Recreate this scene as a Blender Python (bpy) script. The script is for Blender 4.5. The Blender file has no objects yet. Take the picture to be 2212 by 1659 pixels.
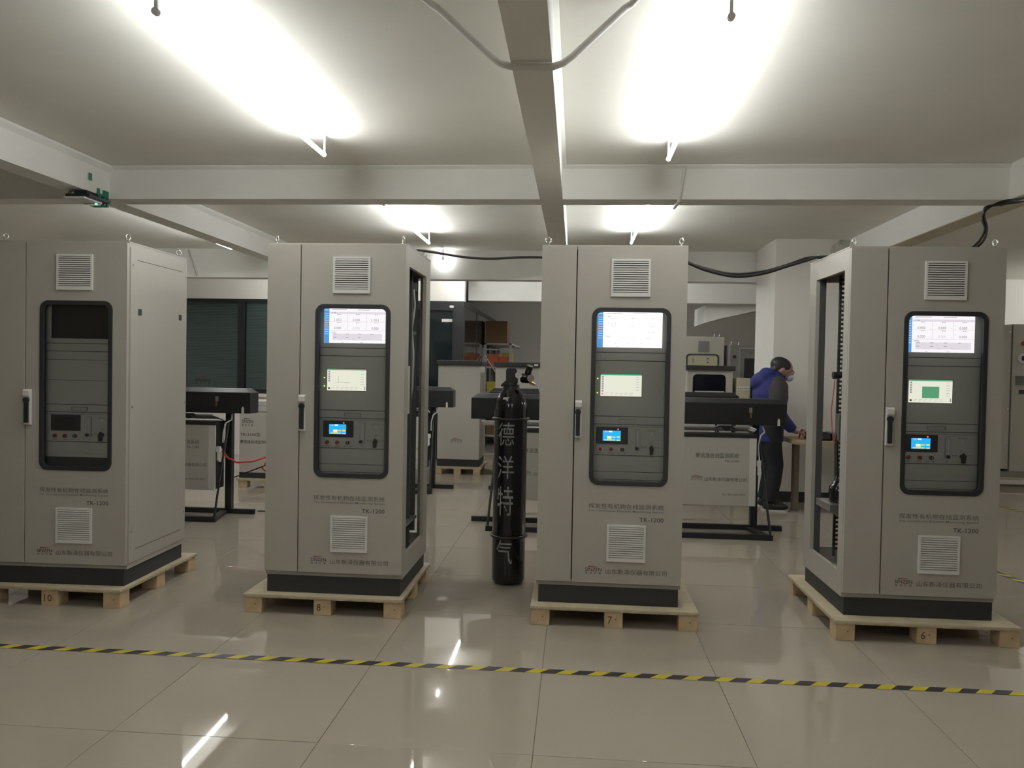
import bpy, bmesh, math, random
from mathutils import Vector, Matrix
random.seed(7)
scene = bpy.context.scene
COL = scene.collection
# ------------------------------------------------------------------ camera
PITCH, YAW, ROLL, CAMZ, FPX = math.radians(-1.2124), math.radians(4.6077), math.radians(1.0383), 1.4233, 1702.4
fw = Vector((-math.sin(YAW)*math.cos(PITCH), math.cos(YAW)*math.cos(PITCH), math.sin(PITCH)))
rt = Vector((math.cos(YAW), math.sin(YAW), 0)); up = rt.cross(fw)
r2 = rt*math.cos(ROLL)+up*math.sin(ROLL); u2 = -rt*math.sin(ROLL)+up*math.cos(ROLL)
cd = bpy.data.cameras.new('camera'); cam = bpy.data.objects.new('camera', cd); COL.objects.link(cam)
cd.sensor_fit = 'HORIZONTAL'; cd.sensor_width = 36; cd.lens = 36*FPX/2212
cd.clip_start = .05; cd.clip_end = 100
M4 = Matrix.Identity(4)
for i in range(3):
    M4[i][0] = r2[i]; M4[i][1] = u2[i]; M4[i][2] = -fw[i]
M4[2][3] = CAMZ
cam.matrix_world = M4
scene.camera = cam
# ------------------------------------------------------------------ world, exposure
w = bpy.data.worlds.new('world'); scene.world = w; w.use_nodes = True
w.node_tree.nodes['Background'].inputs[0].default_value = (.8, .85, .9, 1)
w.node_tree.nodes['Background'].inputs[1].default_value = .02
scene.view_settings.view_transform = 'Standard'; scene.view_settings.look = 'None'
scene.view_settings.exposure = 0.0; scene.view_settings.gamma = 1.0
scene.view_settings.use_curve_mapping = False
TUBE = 78.0           # radiance of the fluorescent tubes
ZC, ZB = 2.88, 2.635  # ceiling and beam soffit heights
# ------------------------------------------------------------------ materials
MATS = {}
def mat(name, col, rough=.5, metal=0., spec=.5, emit=None, es=0., noise=0., nscale=8., bump=0., bscale=200.):
    m = bpy.data.materials.new(name); m.use_nodes = True; nt = m.node_tree
    b = nt.nodes['Principled BSDF']
    b.inputs['Base Color'].default_value = (*col, 1); b.inputs['Roughness'].default_value = rough
    b.inputs['Metallic'].default_value = metal; b.inputs['Specular IOR Level'].default_value = spec
    if emit: b.inputs['Emission Color'].default_value = (*emit, 1); b.inputs['Emission Strength'].default_value = es
    if noise or bump:
        tc = nt.nodes.new('ShaderNodeTexCoord')
    if noise:
        n = nt.nodes.new('ShaderNodeTexNoise'); n.inputs['Scale'].default_value = nscale; n.inputs['Detail'].default_value = 5
        nt.links.new(tc.outputs['Object'], n.inputs['Vector'])
        r = nt.nodes.new('ShaderNodeValToRGB')
        r.color_ramp.elements[0].position = .3; r.color_ramp.elements[1].position = .7
        r.color_ramp.elements[0].color = (*[c*(1-noise) for c in col], 1); r.color_ramp.elements[1].color = (*[min(1, c*(1+noise)) for c in col], 1)
        nt.links.new(n.outputs['Fac'], r.inputs[0]); nt.links.new(r.outputs[0], b.inputs['Base Color'])
    if bump:
        n2 = nt.nodes.new('ShaderNodeTexNoise'); n2.inputs['Scale'].default_value = bscale
        nt.links.new(tc.outputs['Object'], n2.inputs['Vector'])
        bp = nt.nodes.new('ShaderNodeBump'); bp.inputs['Strength'].default_value = bump; bp.inputs['Distance'].default_value = .002
        nt.links.new(n2.outputs['Fac'], bp.inputs['Height']); nt.links.new(bp.outputs[0], b.inputs['Normal'])
    MATS[name] = m; return m
def emis(name, col, s):
    m = bpy.data.materials.new(name); m.use_nodes = True; nt = m.node_tree
    nt.nodes.remove(nt.nodes['Principled BSDF'])
    e = nt.nodes.new('ShaderNodeEmission'); e.inputs[0].default_value = (*col, 1); e.inputs[1].default_value = s
    nt.links.new(e.outputs[0], nt.nodes['Material Output'].inputs[0]); MATS[name] = m; return m
def glassmat(name, tint, gloss=.06, rough=.02):
    m = bpy.data.materials.new(name); m.use_nodes = True; nt = m.node_tree
    nt.nodes.remove(nt.nodes['Principled BSDF'])
    t = nt.nodes.new('ShaderNodeBsdfTransparent'); t.inputs[0].default_value = (*tint, 1)
    g = nt.nodes.new('ShaderNodeBsdfGlossy'); g.inputs['Roughness'].default_value = rough
    f = nt.nodes.new('ShaderNodeFresnel'); f.inputs[0].default_value = 1.45
    mx = nt.nodes.new('ShaderNodeMixShader')
    nt.links.new(f.outputs[0], mx.inputs[0]); nt.links.new(t.outputs[0], mx.inputs[1]); nt.links.new(g.outputs[0], mx.inputs[2])
    nt.links.new(mx.outputs[0], nt.nodes['Material Output'].inputs[0]); MATS[name] = m; return m
mat('paint', (.82, .81, .74), .85, noise=.03, nscale=1.5)
mat('beampaint', (.84, .83, .78), .85, noise=.04, nscale=2.5)
mat('wall', (.80, .77, .71), .85, noise=.03, nscale=1.2)
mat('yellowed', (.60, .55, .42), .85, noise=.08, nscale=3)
mat('mould', (.50, .50, .43), .9, noise=.3, nscale=12)
mat('tile', (.39, .342, .277), .028, spec=.5, noise=.025, nscale=.9)
mat('grout', (.22, .18, .14), .7)
mat('cabgrey', (.41, .385, .335), .42, noise=.01, bump=.06, bscale=900)
mat('panelgrey', (.50, .48, .43), .45)
mat('plinth', (.022, .023, .024), .55)
mat('blackmetal', (.014, .015, .017), .38)
mat('blackgloss', (.008, .009, .010), .14)
mat('gasket', (.020, .022, .025), .5)
mat('interior', (.065, .068, .068), .6)
mat('steel', (.42, .42, .41), .35, metal=.8)
mat('zinc', (.75, .74, .70), .25, metal=1)
mat('plasticgrey', (.66, .645, .60), .45)
mat('rackgrey', (.60, .59, .54), .45)
mat('slatgrey', (.70, .69, .65), .45)
mat('ply', (.50, .43, .29), .7, noise=.12, nscale=14)
mat('plyedge', (.40, .33, .22), .8, noise=.25, nscale=25)
mat('block', (.56, .42, .25), .75, noise=.14, nscale=18)
mat('ink', (.045, .042, .04), .7)
mat('inkgrey', (.12, .115, .105), .7)
mat('inkred', (.45, .03, .03), .6)
mat('pencil', (.10, .06, .03), .8)
mat('chalk', (.25, .26, .26), .9, noise=.3, nscale=40)
mat('red', (.35, .02, .02), .35)
mat('chrome', (.8, .8, .8), .12, metal=1)
mat('brass', (.45, .27, .10), .35, metal=1)
mat('clearplastic', (.55, .57, .55), .2)
mat('whiteplastic', (.74, .73, .70), .4)
mat('cable', (.012, .012, .013), .45)
mat('redhose', (.60, .04, .05), .35)
mat('tapeyellow', (.52, .44, .04), .4)
mat('tapeblack', (.030, .024, .035), .4)
mat('green', (.03, .22, .14), .5)
mat('skin', (.36, .21, .15), .55)
mat('hair', (.016, .013, .012), .6, noise=.3, nscale=90)
mat('jacket', (.012, .020, .13), .75, noise=.15, nscale=20)
mat('jacketgrey', (.035, .034, .034), .8)
mat('trousers', (.010, .011, .014), .85)
mat('shoe', (.012, .012, .012), .5)
mat('mask', (.45, .60, .72), .8)
mat('tabletop', (.40, .31, .19), .45, noise=.12, nscale=9)
mat('tableleg', (.16, .125, .085), .5)
mat('beige', (.56, .52, .36), .55)
mat('carton', (.20, .12, .06), .8, noise=.1, nscale=12)
mat('orange', (.55, .13, .04), .6, noise=.1, nscale=8)
mat('darkglass', (.012, .018, .020), .06, spec=.6)
mat('darkframe', (.012, .014, .016), .4)
mat('blind', (.50, .54, .52), .55)
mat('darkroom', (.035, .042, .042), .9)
mat('alumetal', (.27, .265, .25), .4, metal=.5)
mat('rackpost', (.50, .50, .48), .45)
mat('scrdark', (.006, .006, .007), .12)
glassmat('glass', (.96, .97, .97))
glassmat('winglass', (.78, .84, .84))
emis('tube', (.965, .98, .98), TUBE)
emis('scrwhite', (1.0, .95, .98), 1.12)
emis('scrwash', (1.0, 1.0, 1.0), 1.5)
emis('scrpink', (.88, .80, .87), 1.0)
emis('scrblue', (.10, .36, .80), 1.0)
emis('scrcream', (.98, .96, .80), .95)
emis('scrgreen', (.16, .52, .28), .7)
emis('scrcyan', (.02, .50, 1.0), 1.05)
emis('scryellow', (.80, .85, .20), 1.0)
emis('scrmauve', (.60, .40, .85), 1.0)
emis('ledgreen', (.35, 1.0, .05), 2.5)
emis('ledred', (1.0, .08, .2), 2.5)
emis('ledlime', (.2, 1.0, .4), 2.0)
mat('scrtext', (.10, .10, .13), .6, emit=(.45, .42, .50), es=.7)
mat('scrfaint', (.3, .3, .3), .6, emit=(.80, .76, .82), es=.85)
# ------------------------------------------------------------------ mesh helpers
class B:
    def __init__(s): s.v = []; s.f = []
    def add(s, vs, fs):
        n = len(s.v); s.v += [tuple(p) for p in vs]; s.f += [tuple(i+n for i in f) for f in fs]; return s
    def box(s, x0, y0, z0, x1, y1, z1):
        if x0 > x1: x0, x1 = x1, x0
        if y0 > y1: y0, y1 = y1, y0
        if z0 > z1: z0, z1 = z1, z0
        return s.add([(x0,y0,z0),(x1,y0,z0),(x1,y1,z0),(x0,y1,z0),(x0,y0,z1),(x1,y0,z1),(x1,y1,z1),(x0,y1,z1)],
            [(0,3,2,1),(4,5,6,7),(0,1,5,4),(1,2,6,5),(2,3,7,6),(3,0,4,7)])
    def frame(s, x0, z0, x1, z1, t, y0, y1):     # rectangular frame in xz
        s.box(x0,y0,z0,x0+t,y1,z1); s.box(x1-t,y0,z0,x1,y1,z1); s.box(x0+t,y0,z0,x1-t,y1,z0+t); s.box(x0+t,y0,z1-t,x1-t,y1,z1); return s
    def tube(s, pts, r, n=8, close=False):
        pts = [Vector(p) for p in pts]; m = len(pts); rings = []
        prev = None
        for i, p in enumerate(pts):
            if close: t = pts[(i+1) % m]-pts[i-1]
            else: t = pts[min(i+1, m-1)]-pts[max(i-1, 0)]
            t.normalize()
            a = prev if prev is not None else (Vector((0,0,1)) if abs(t.z) < .9 else Vector((1,0,0)))
            a = a-t*a.dot(t)
            if a.length < 1e-5: a = t.orthogonal()
            a.normalize(); prev = a; b = t.cross(a)
            rr = r[i] if isinstance(r, (list, tuple)) else r
            rings.append([p+(a*math.cos(2*math.pi*k/n)+b*math.sin(2*math.pi*k/n))*rr for k in range(n)])
        vs = [q for ring in rings for q in ring]; fs = []
        for i in range(m if close else m-1):
            j = (i+1) % m
            for k in range(n): fs.append((i*n+k, i*n+(k+1) % n, j*n+(k+1) % n, j*n+k))
        if not close: fs += [tuple(reversed(range(n))), tuple((m-1)*n+k for k in range(n))]
        return s.add(vs, fs)
    def lathe(s, prof, n=32, c=(0,0,0)):
        m = len(prof); vs = []; fs = []
        for r, z in prof:
            for k in range(n):
                a = 2*math.pi*k/n; vs.append((c[0]+r*math.cos(a), c[1]+r*math.sin(a), c[2]+z))
        for i in range(m-1):
            for k in range(n): fs.append((i*n+k, i*n+(k+1) % n, (i+1)*n+(k+1) % n, (i+1)*n+k))
        fs += [tuple(reversed(range(n))), tuple((m-1)*n+k for k in range(n))]
        return s.add(vs, fs)
    def prism(s, poly, ax, a0, a1):    # poly in the two other axes, extruded along ax
        def P(u, v, a): return {'x': (a, u, v), 'y': (u, a, v), 'z': (u, v, a)}[ax]
        n = len(poly); vs = [P(u, v, a0) for u, v in poly]+[P(u, v, a1) for u, v in poly]
        fs = [tuple(range(n)), tuple(reversed(range(n, 2*n)))]+[(i, i+n, (i+1) % n+n, (i+1) % n) for i in range(n)]
        return s.add(vs, fs)
    def disc(s, c, r, y0, y1, n=20):   # short cylinder along y
        return s.tube([(c[0], y0, c[1]), (c[0], y1, c[1])], r, n)
    def mesh(s, name, smooth=False, bev=0, off=(0,0,0)):
        me = bpy.data.meshes.new(name)
        me.from_pydata([(x+off[0], y+off[1], z+off[2]) for x, y, z in s.v], [], s.f)
        bm = bmesh.new(); bm.from_mesh(me); bmesh.ops.recalc_face_normals(bm, faces=bm.faces)
        if bev: bmesh.ops.bevel(bm, geom=bm.edges[:], offset=bev, segments=2, affect='EDGES', clamp_overlap=True, profile=.6)
        bm.to_mesh(me); bm.free()
        if smooth:
            me.polygons.foreach_set('use_smooth', [True]*len(me.polygons))
            if smooth != 'all': me.set_sharp_from_angle(angle=math.radians(40))
        me.update(); return me
    def o(s, name, m, parent=None, smooth=False, bev=0, off=(0,0,0), loc=None):
        return link(name, s.mesh(name, smooth, bev, off), m, parent, loc)
def link(name, me, m=None, parent=None, loc=None):
    ob = bpy.data.objects.new(name, me); COL.objects.link(ob)
    if m is not None and not me.materials: me.materials.append(MATS[m])
    if parent: ob.parent = parent
    if loc: ob.location = loc
    return ob
def tag(ob, label, cat, group=None):
    ob['label'] = label; ob['category'] = cat
    if group: ob['group'] = group
    return ob
def thing(name, label, cat, loc=(0,0,0), rz=0, group=None):
    e = bpy.data.objects.new(name, None); COL.objects.link(e); e.empty_display_size = .1
    e.location = loc; e.rotation_euler = (0, 0, rz); return tag(e, label, cat, group)
def struct(ob): ob['kind'] = 'structure'; return ob
def rrect(x0, z0, x1, z1, r, n=8):
    p = []
    for cx, cz, a in ((x1-r, z1-r, 0), (x0+r, z1-r, 90), (x0+r, z0+r, 180), (x1-r, z0+r, 270)):
        for k in range(n+1):
            t = math.radians(a+90*k/n); p.append((cx+r*math.cos(t), cz+r*math.sin(t)))
    return p
def ring(outer, inner, y0, y1):       # gasket-like ring in xz between two loops of the same length
    n = len(outer); b = B()
    vs = [(u, y0, v) for u, v in outer]+[(u, y0, v) for u, v in inner]+[(u, y1, v) for u, v in outer]+[(u, y1, v) for u, v in inner]
    fs = []
    for i in range(n):
        j = (i+1) % n
        fs += [(i, j, n+j, n+i), (2*n+i, 3*n+i, 3*n+j, 2*n+j), (i, 2*n+i, 2*n+j, j), (n+i, n+j, 3*n+j, 3*n+i)]
    return b.add(vs, fs)
TXT = {}
def text_mesh(s, bold=.006):
    if s in TXT: return TXT[s]
    cu = bpy.data.curves.new('lettering', 'FONT'); cu.body = s; cu.resolution_u = 2; cu.offset = bold
    ob = bpy.data.objects.new('lettering', cu); COL.objects.link(ob)
    dg = bpy.context.evaluated_depsgraph_get(); me = bpy.data.meshes.new_from_object(ob.evaluated_get(dg))
    bpy.data.objects.remove(ob); bpy.data.curves.remove(cu)
    vs = [v.co for v in me.vertices]
    xs = [v.x for v in vs]; ys = [v.y for v in vs]
    TXT[s] = ([((v.x-min(xs))/(max(xs)-min(xs)), (v.y-min(ys))/(max(ys)-min(ys))) for v in vs], [tuple(p.vertices) for p in me.polygons])
    bpy.data.meshes.remove(me); return TXT[s]
def text(b, s, x0, z0, x1, z1, y, facing='-y'):
    vs, fs = text_mesh(s)
    if facing == '-y': P = [(x0+u*(x1-x0), y, z0+v*(z1-z0)) for u, v in vs]
    return b.add(P, fs)
def logo(parent, x0, z0, x1, z1, y, off=(0,0,0)):       # word mark with red swoosh and four characters below
    H = z1-z0; W = x1-x0
    b = B(); text(b, 'SINZEN', x0, z0+.36*H, x1, z0+.80*H, y)
    for i, ch in enumerate('新泽仪器'):
        text(b, ch, x0+W*(.02+.27*i), z0, x0+W*(.02+.27*i)+.14*W, z0+.26*H, y)
    b.o('brand_lettering', 'ink', parent, off=off)
    B().add([(x0+.18*W, y, z0+.86*H), (x0+.85*W, y, z0+.97*H), (x0+.55*W, y, z1), (x0+.20*W, y, z1)], [(0,1,2,3)]).o('brand_swoosh', 'inkred', parent, off=off)
# ================================================================== THE ROOM
XL, XR, YN, YF = -8.2, 8.2, -3.0, 17.8
floor = struct(B().box(XL, YN, -.15, XR, YF, -.004).o('floor', 'grout'))
TP = .8095
tm = B().box(-TP/2+.0012, -TP/2+.0012, -.012, TP/2-.0012, TP/2-.0012, 0).mesh('floor_tile', bev=.0008); tm.materials.append(MATS['tile'])
big = B()
for i in range(-9, 11):
    for j in range(-7, 19):
        x = -.13+TP*(i+.5); y = 2.866+TP*(j+.5)
        if abs(x) > 8.1 or y > 17.7 or y < -2.9: continue
        if y > 2 and y < 13.4 and abs(x) < y*.85+.9:
            t = link('floor_tile', tm, None, floor, (x, y, 0)); t.rotation_euler = (random.gauss(0, .0006), random.gauss(0, .0006), 0)
        else: big.box(x-TP/2+.0012, y-TP/2+.0012, -.006, x+TP/2-.0012, y+TP/2-.0012, 0)
bo = big.o('floor_tile_field', 'tile', floor); bo['kind'] = 'stuff'
struct(B().box(XL, YN, ZC, XR, YF, ZC+.2).o('ceiling', 'paint'))
struct(B().box(XL-.2, YN, 0, XL, YF, ZC).o('wall_left', 'wall'))
struct(B().box(XR, YN, 0, XR+.2, YF, ZC).o('wall_right', 'wall'))
struct(B().box(XL, YN-.2, 0, XR, YN, ZC).o('wall_front', 'wall'))
struct(B().box(XL, YF, 0, XR, YF+.2, ZC).o('wall_back', 'wall'))
YC = 5.69
def beam(name, x0, y0, z0, x1, y1, m='beampaint'):
    return struct(B().box(x0, y0, z0, x1, y1, ZC).o(name, m))
beam('trim_1', XL, YC, ZB, 3.0, YC+.20)                         # cross beam over the cabinets
beam('trim_2', -.282, YN, ZB+.001, -.118, 9.84)                # centre beam
beam('trim_3', -3.70, YN, ZB+.001, -3.52, 9.84)                # left beam
rb = beam('trim_4', 2.94, YN, ZB+.001, 3.14, 9.84)             # right beam
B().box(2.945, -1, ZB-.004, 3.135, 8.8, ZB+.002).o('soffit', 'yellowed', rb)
beam('trim_5', XL, 9.84, 2.515, 3.14, 10.04)                     # far cross beam
beam('trim_6', -1.69, 12.2, 2.45, 3.14, 12.45)
beam('trim_7', XL, 1.6, ZB, XR, 1.8)
# small plaster cove lines where beams meet the ceiling
cv = B()
for x0, x1 in ((-3.52, -.282), (-.118, 2.94)):
    cv.prism([(YC-.025, ZC-.002), (YC-.025, ZC-.012), (YC+.01, ZC-.035), (YC+.01, ZC)], 'x', x0, x1)
cv.prism([(-3.53, ZC-.06), (-3.49, ZC-.02), (-3.49, ZC-.002), (-3.53, ZC)], 'y', 1.8, YC)
cv.prism([(-3.53, ZC-.06), (-3.49, ZC-.02), (-3.49, ZC-.002), (-3.53, ZC)], 'y', YC+.2, 9.84)
cv.prism([(-.119, ZC-.03), (-.095, ZC-.012), (-.095, ZC-.002), (-.119, ZC)], 'y', 1.8, YC)
struct(cv.o('trim_8', 'beampaint'))
# pier behind the person, with black skirting
pier = struct(B().box(2.155, 8.85, 0, 3.14, 9.75, ZC).o('wall_pier', 'wall'))
struct(B().box(2.15, 8.835, 0, 3.14, 8.852, .115).o('baseboard_pier', 'plinth'))
B().add([(2.72, 8.846, 2.74), (2.80, 8.846, 2.72), (2.93, 8.846, 2.80), (2.94, 8.846, 2.87), (2.84, 8.846, 2.875), (2.76, 8.846, 2.82)], [(0,1,2,3,4,5)]).o('damp_stain', 'mould', pier)
# cast stair underside beyond the far beam
struct(B().prism([(1.99, 2.45), (2.9, 2.45), (2.9, 2.40), (2.23, 2.24), (1.99, 2.17)], 'y', 12.45, 13.6).o('wall_stair', 'beampaint'))
# glazed partition at the back left
part = struct(B().box(XL, 11.8, 2.40, -1.69, 11.95, ZC).box(XL, 11.8, 0, -3.2, 11.95, .95).o('wall_partition', 'wall'))
def window(n, x0, x1, z0, z1, y, blind=True):
    root = struct(B().frame(x0, z0, x1, z1, .05, y-.02, y+.05).o('window_%d' % n, 'darkframe'))
    B().box(x0+.05, y+.01, z0+.05, x1-.05, y+.018, z1-.05).o('pane', 'winglass', root)
    if blind:
        b = B(); z = z0+.06
        while z < z1-.06:
            b.add([(x0+.055, y+.05, z), (x1-.055, y+.05, z), (x1-.055, y+.062, z+.022), (x0+.055, y+.062, z+.022)], [(0,1,2,3)]); z += .024
        o = b.o('blind_slats', 'blind', root); o['kind'] = 'stuff'
    return root
window(1, -7.6, -5.145, .95, 2.40, 11.78); window(2, -5.145, -3.2, .95, 2.40, 11.78)
struct(B().box(-7.7, 11.72, .90, -3.2, 11.8, .95).o('trim_9', 'wall'))
gp = struct(B().box(-3.2, 11.76, 0, -3.13, 11.84, 2.40).box(-3.2, 11.75, 2.26, -1.86, 11.84, 2.40).box(-1.86, 11.74, 0, -1.69, 11.86, 2.40)
    .box(-1.76, 11.86, 2.33, -1.69, 17.6, 2.40).box(-1.76, 11.86, 0, -1.69, 17.6, .08).box(-1.76, 13.3, 0, -1.69, 13.36, 2.40).o('door_1', 'darkframe'))
B().box(-3.13, 11.79, 0, -1.86, 11.80, 2.26).o('pane', 'darkglass', gp)
B().box(-1.705, 11.87, .08, -1.695, 13.3, 2.33).o('pane', 'darkglass', gp)
B().box(-1.705, 13.36, .08, -1.695, 17.6, 2.33).o('pane', 'darkglass', gp)
B().box(-1.905, 11.735, 2.30, -1.845, 11.738, 2.335).o('sticker', 'whiteplastic', gp)
B().box(-2.03, 11.784, 2.09, -1.87, 11.788, 2.135).o('sticker', 'whiteplastic', gp)
logo(bpy.data.objects['window_1'], -5.88, 1.077, -5.635, 1.185, 11.785)
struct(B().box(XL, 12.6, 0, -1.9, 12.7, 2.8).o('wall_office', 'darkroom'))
# right-hand bay back wall
struct(B().box(3.14, 12.45, 0, XR, 12.6, ZC).o('wall_bay', 'wall'))
# ------------------------------------------------------------------ fluorescent battens
LT = B().tube([(0, -1.0, .0), (0, 1.0, .0)], .013, 12).mesh('tube', smooth=True); LT.materials.append(MATS['tube'])
LC = B().tube([(0, 0, 0), (0, .022, 0)], .0145, 12).box(-.006, .004, .012, .006, .016, .125).mesh('end_cap'); LC.materials.append(MATS['whiteplastic'])
def lamp(x, y, label, z=2.752, rz=0):
    t = thing('ceiling_light', label, 'light', (x, y, z), rz, 'fluorescent tubes on the ceiling')
    link('lamp_tube', LT, None, t); link('end_cap', LC, None, t, (0, 1.0, 0)); e = link('end_cap', LC, None, t, (0, -1.0, 0)); e.rotation_euler = (0, 0, math.pi); return t
lamp(-1.62, 3.92, 'long lit ceiling tube in the near left bay, left of the centre beam')
lamp(.555, 4.05, 'long lit ceiling tube in the near right bay, right of the centre beam')
lamp(-1.61, 7.45, 'lit ceiling tube behind the cross beam, above the second cabinet')
lamp(.555, 7.38, 'lit ceiling tube behind the cross beam, above the third cabinet')
lamp(-4.0, 7.97, 'lit ceiling tube whose end peeks out under the left beam', z=2.757, rz=math.radians(2.9))
lamp(-1.67, 10.72, 'lit ceiling tube in the far bay before the glass partition')
lamp(.56, 11.0, 'lit ceiling tube in the far bay behind the third cabinet')
lamp(.9, 14.8, 'added ceiling tube lighting the back room beyond the far beams')  # unseen tube added for general light in the back room
lamp(5.0, 5.6, 'lit ceiling tube in the right side bay beyond the right beam')
lamp(-4.0, 10.95, 'added unseen ceiling tube brightening the blinds in the far left bay')  # added out of sight to lift the blinds and rear left bay
lamp(7.1, 11.0, 'lit ceiling tube in the right side bay beside the far beige cabinet')
lamp(-1.62, .35, 'lit ceiling tube overhead left of the camera')
lamp(.555, .35, 'lit ceiling tube overhead right of the camera')
# ================================================================== hazard tape
def tape(label, p0, p1, wd=.05, pitch=.1445, ph=0):
    d = Vector((p1[0]-p0[0], p1[1]-p0[1], 0)); L = d.length; a = math.atan2(d.y, d.x)
    t = thing('floor_tape', label, 'tape', (p0[0], p0[1], .0012), a)
    B().box(0, -wd/2, 0, L, wd/2, .0006).o('tape_strip', 'tapeyellow', t)
    sm = B().prism([(0, -wd/2), (.075, -wd/2), (.075+wd*.9, wd/2), (wd*.9, wd/2)], 'z', .0006, .0012).mesh('stripe'); sm.materials.append(MATS['tapeblack'])
    x = ph
    while x < L-.13: link('stripe', sm, None, t, (x, 0, 0)); x += pitch
tape('yellow and black hazard tape across the floor before the four cabinets', (-3.5, 3.648), (3.0, 3.690), ph=.035)
tape('short hazard tape line on the floor right of the open-sided right cabinet', (3.02, 6.15), (3.19, 5.35), .06)
tape('hazard tape line on the far floor before the beige cabinet', (4.66, 9.3), (4.72, 8.1), .06)
# ================================================================== pallets
def pallet(x0, x1, y0, y1, label, num):
    t = thing('pallet', label, 'pallet', (x0, y0, 0), 0, 'wooden pallets under the cabinets')
    W = x1-x0; D = y1-y0
    bd = B().box(0, 0, .092, W, D, .108).o('top_board', 'ply', t, bev=.002)
    B().box(-.001, -.001, .090, W+.001, D+.001, .0975).o('board_edge', 'plyedge', t)
    bm_ = B().box(0, 0, 0, .1, .1, .090).mesh('block', bev=.003); bm_.materials.append(MATS['block'])
    for i in range(3):
        for j in range(3):
            k = link('block', bm_, None, t, (.006+(W-.112)*i/2, .006+(D-.112)*j/2, 0))
            if j == 0:
                B().disc((.062, .05), .0035, -.0012, .001, 8).o('nail_head', 'pencil', k)
                if i == 1 and num: text(B(), num, .018, .026, .018+.024*len(num), .066, -.0015).o('pencil_number', 'pencil', k)
    return t
# ================================================================== analyser cabinets
Z0 = .108; ZT = 2.1075
OFF = (0, 0, -Z0)
def ngon_grille():
    fr = B().frame(0, 0, .214, .206, .011, -.010, 0).box(.011, -.010, .011, .203, -.004, .022)
    fr.box(.011, -.0085, .101, .02, -.003, .108).box(.194, -.0085, .101, .203, -.003, .108)
    fm = fr.mesh('grille_frame'); fm.materials.append(MATS['slatgrey'])
    bk = B().box(.008, -.0015, .008, .206, .0, .198).mesh('grille_backing'); bk.materials.append(MATS['gasket'])
    sl = B().prism([(-.0035, -.001), (-.0105, -.002), (-.0105, .0036), (-.0035, .0072)], 'x', .011, .203).mesh('slat'); sl.materials.append(MATS['slatgrey'])
    return fm, bk, sl
GR = ngon_grille()
def grille(parent, x, z, label=None):
    g = link('ventilation_grille', GR[0], None, parent, (x, 0, z-Z0))
    link('grille_backing', GR[1], None, g)
    for i in range(14): link('slat', GR[2], None, g, (0, 0, .0275+i*.0122))
EYE = B().tube([(.0, .016*math.cos(2*math.pi*k/18), .030+.016*math.sin(2*math.pi*k/18)) for k in range(18)], .0042, 8, close=True).lathe([(.011, 0), (.011, .006), (.006, .008), (.005, .016)], 12).mesh('eyebolt', smooth='all'); EYE.materials.append(MATS['zinc'])
DW, DH = .73, ZT
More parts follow.
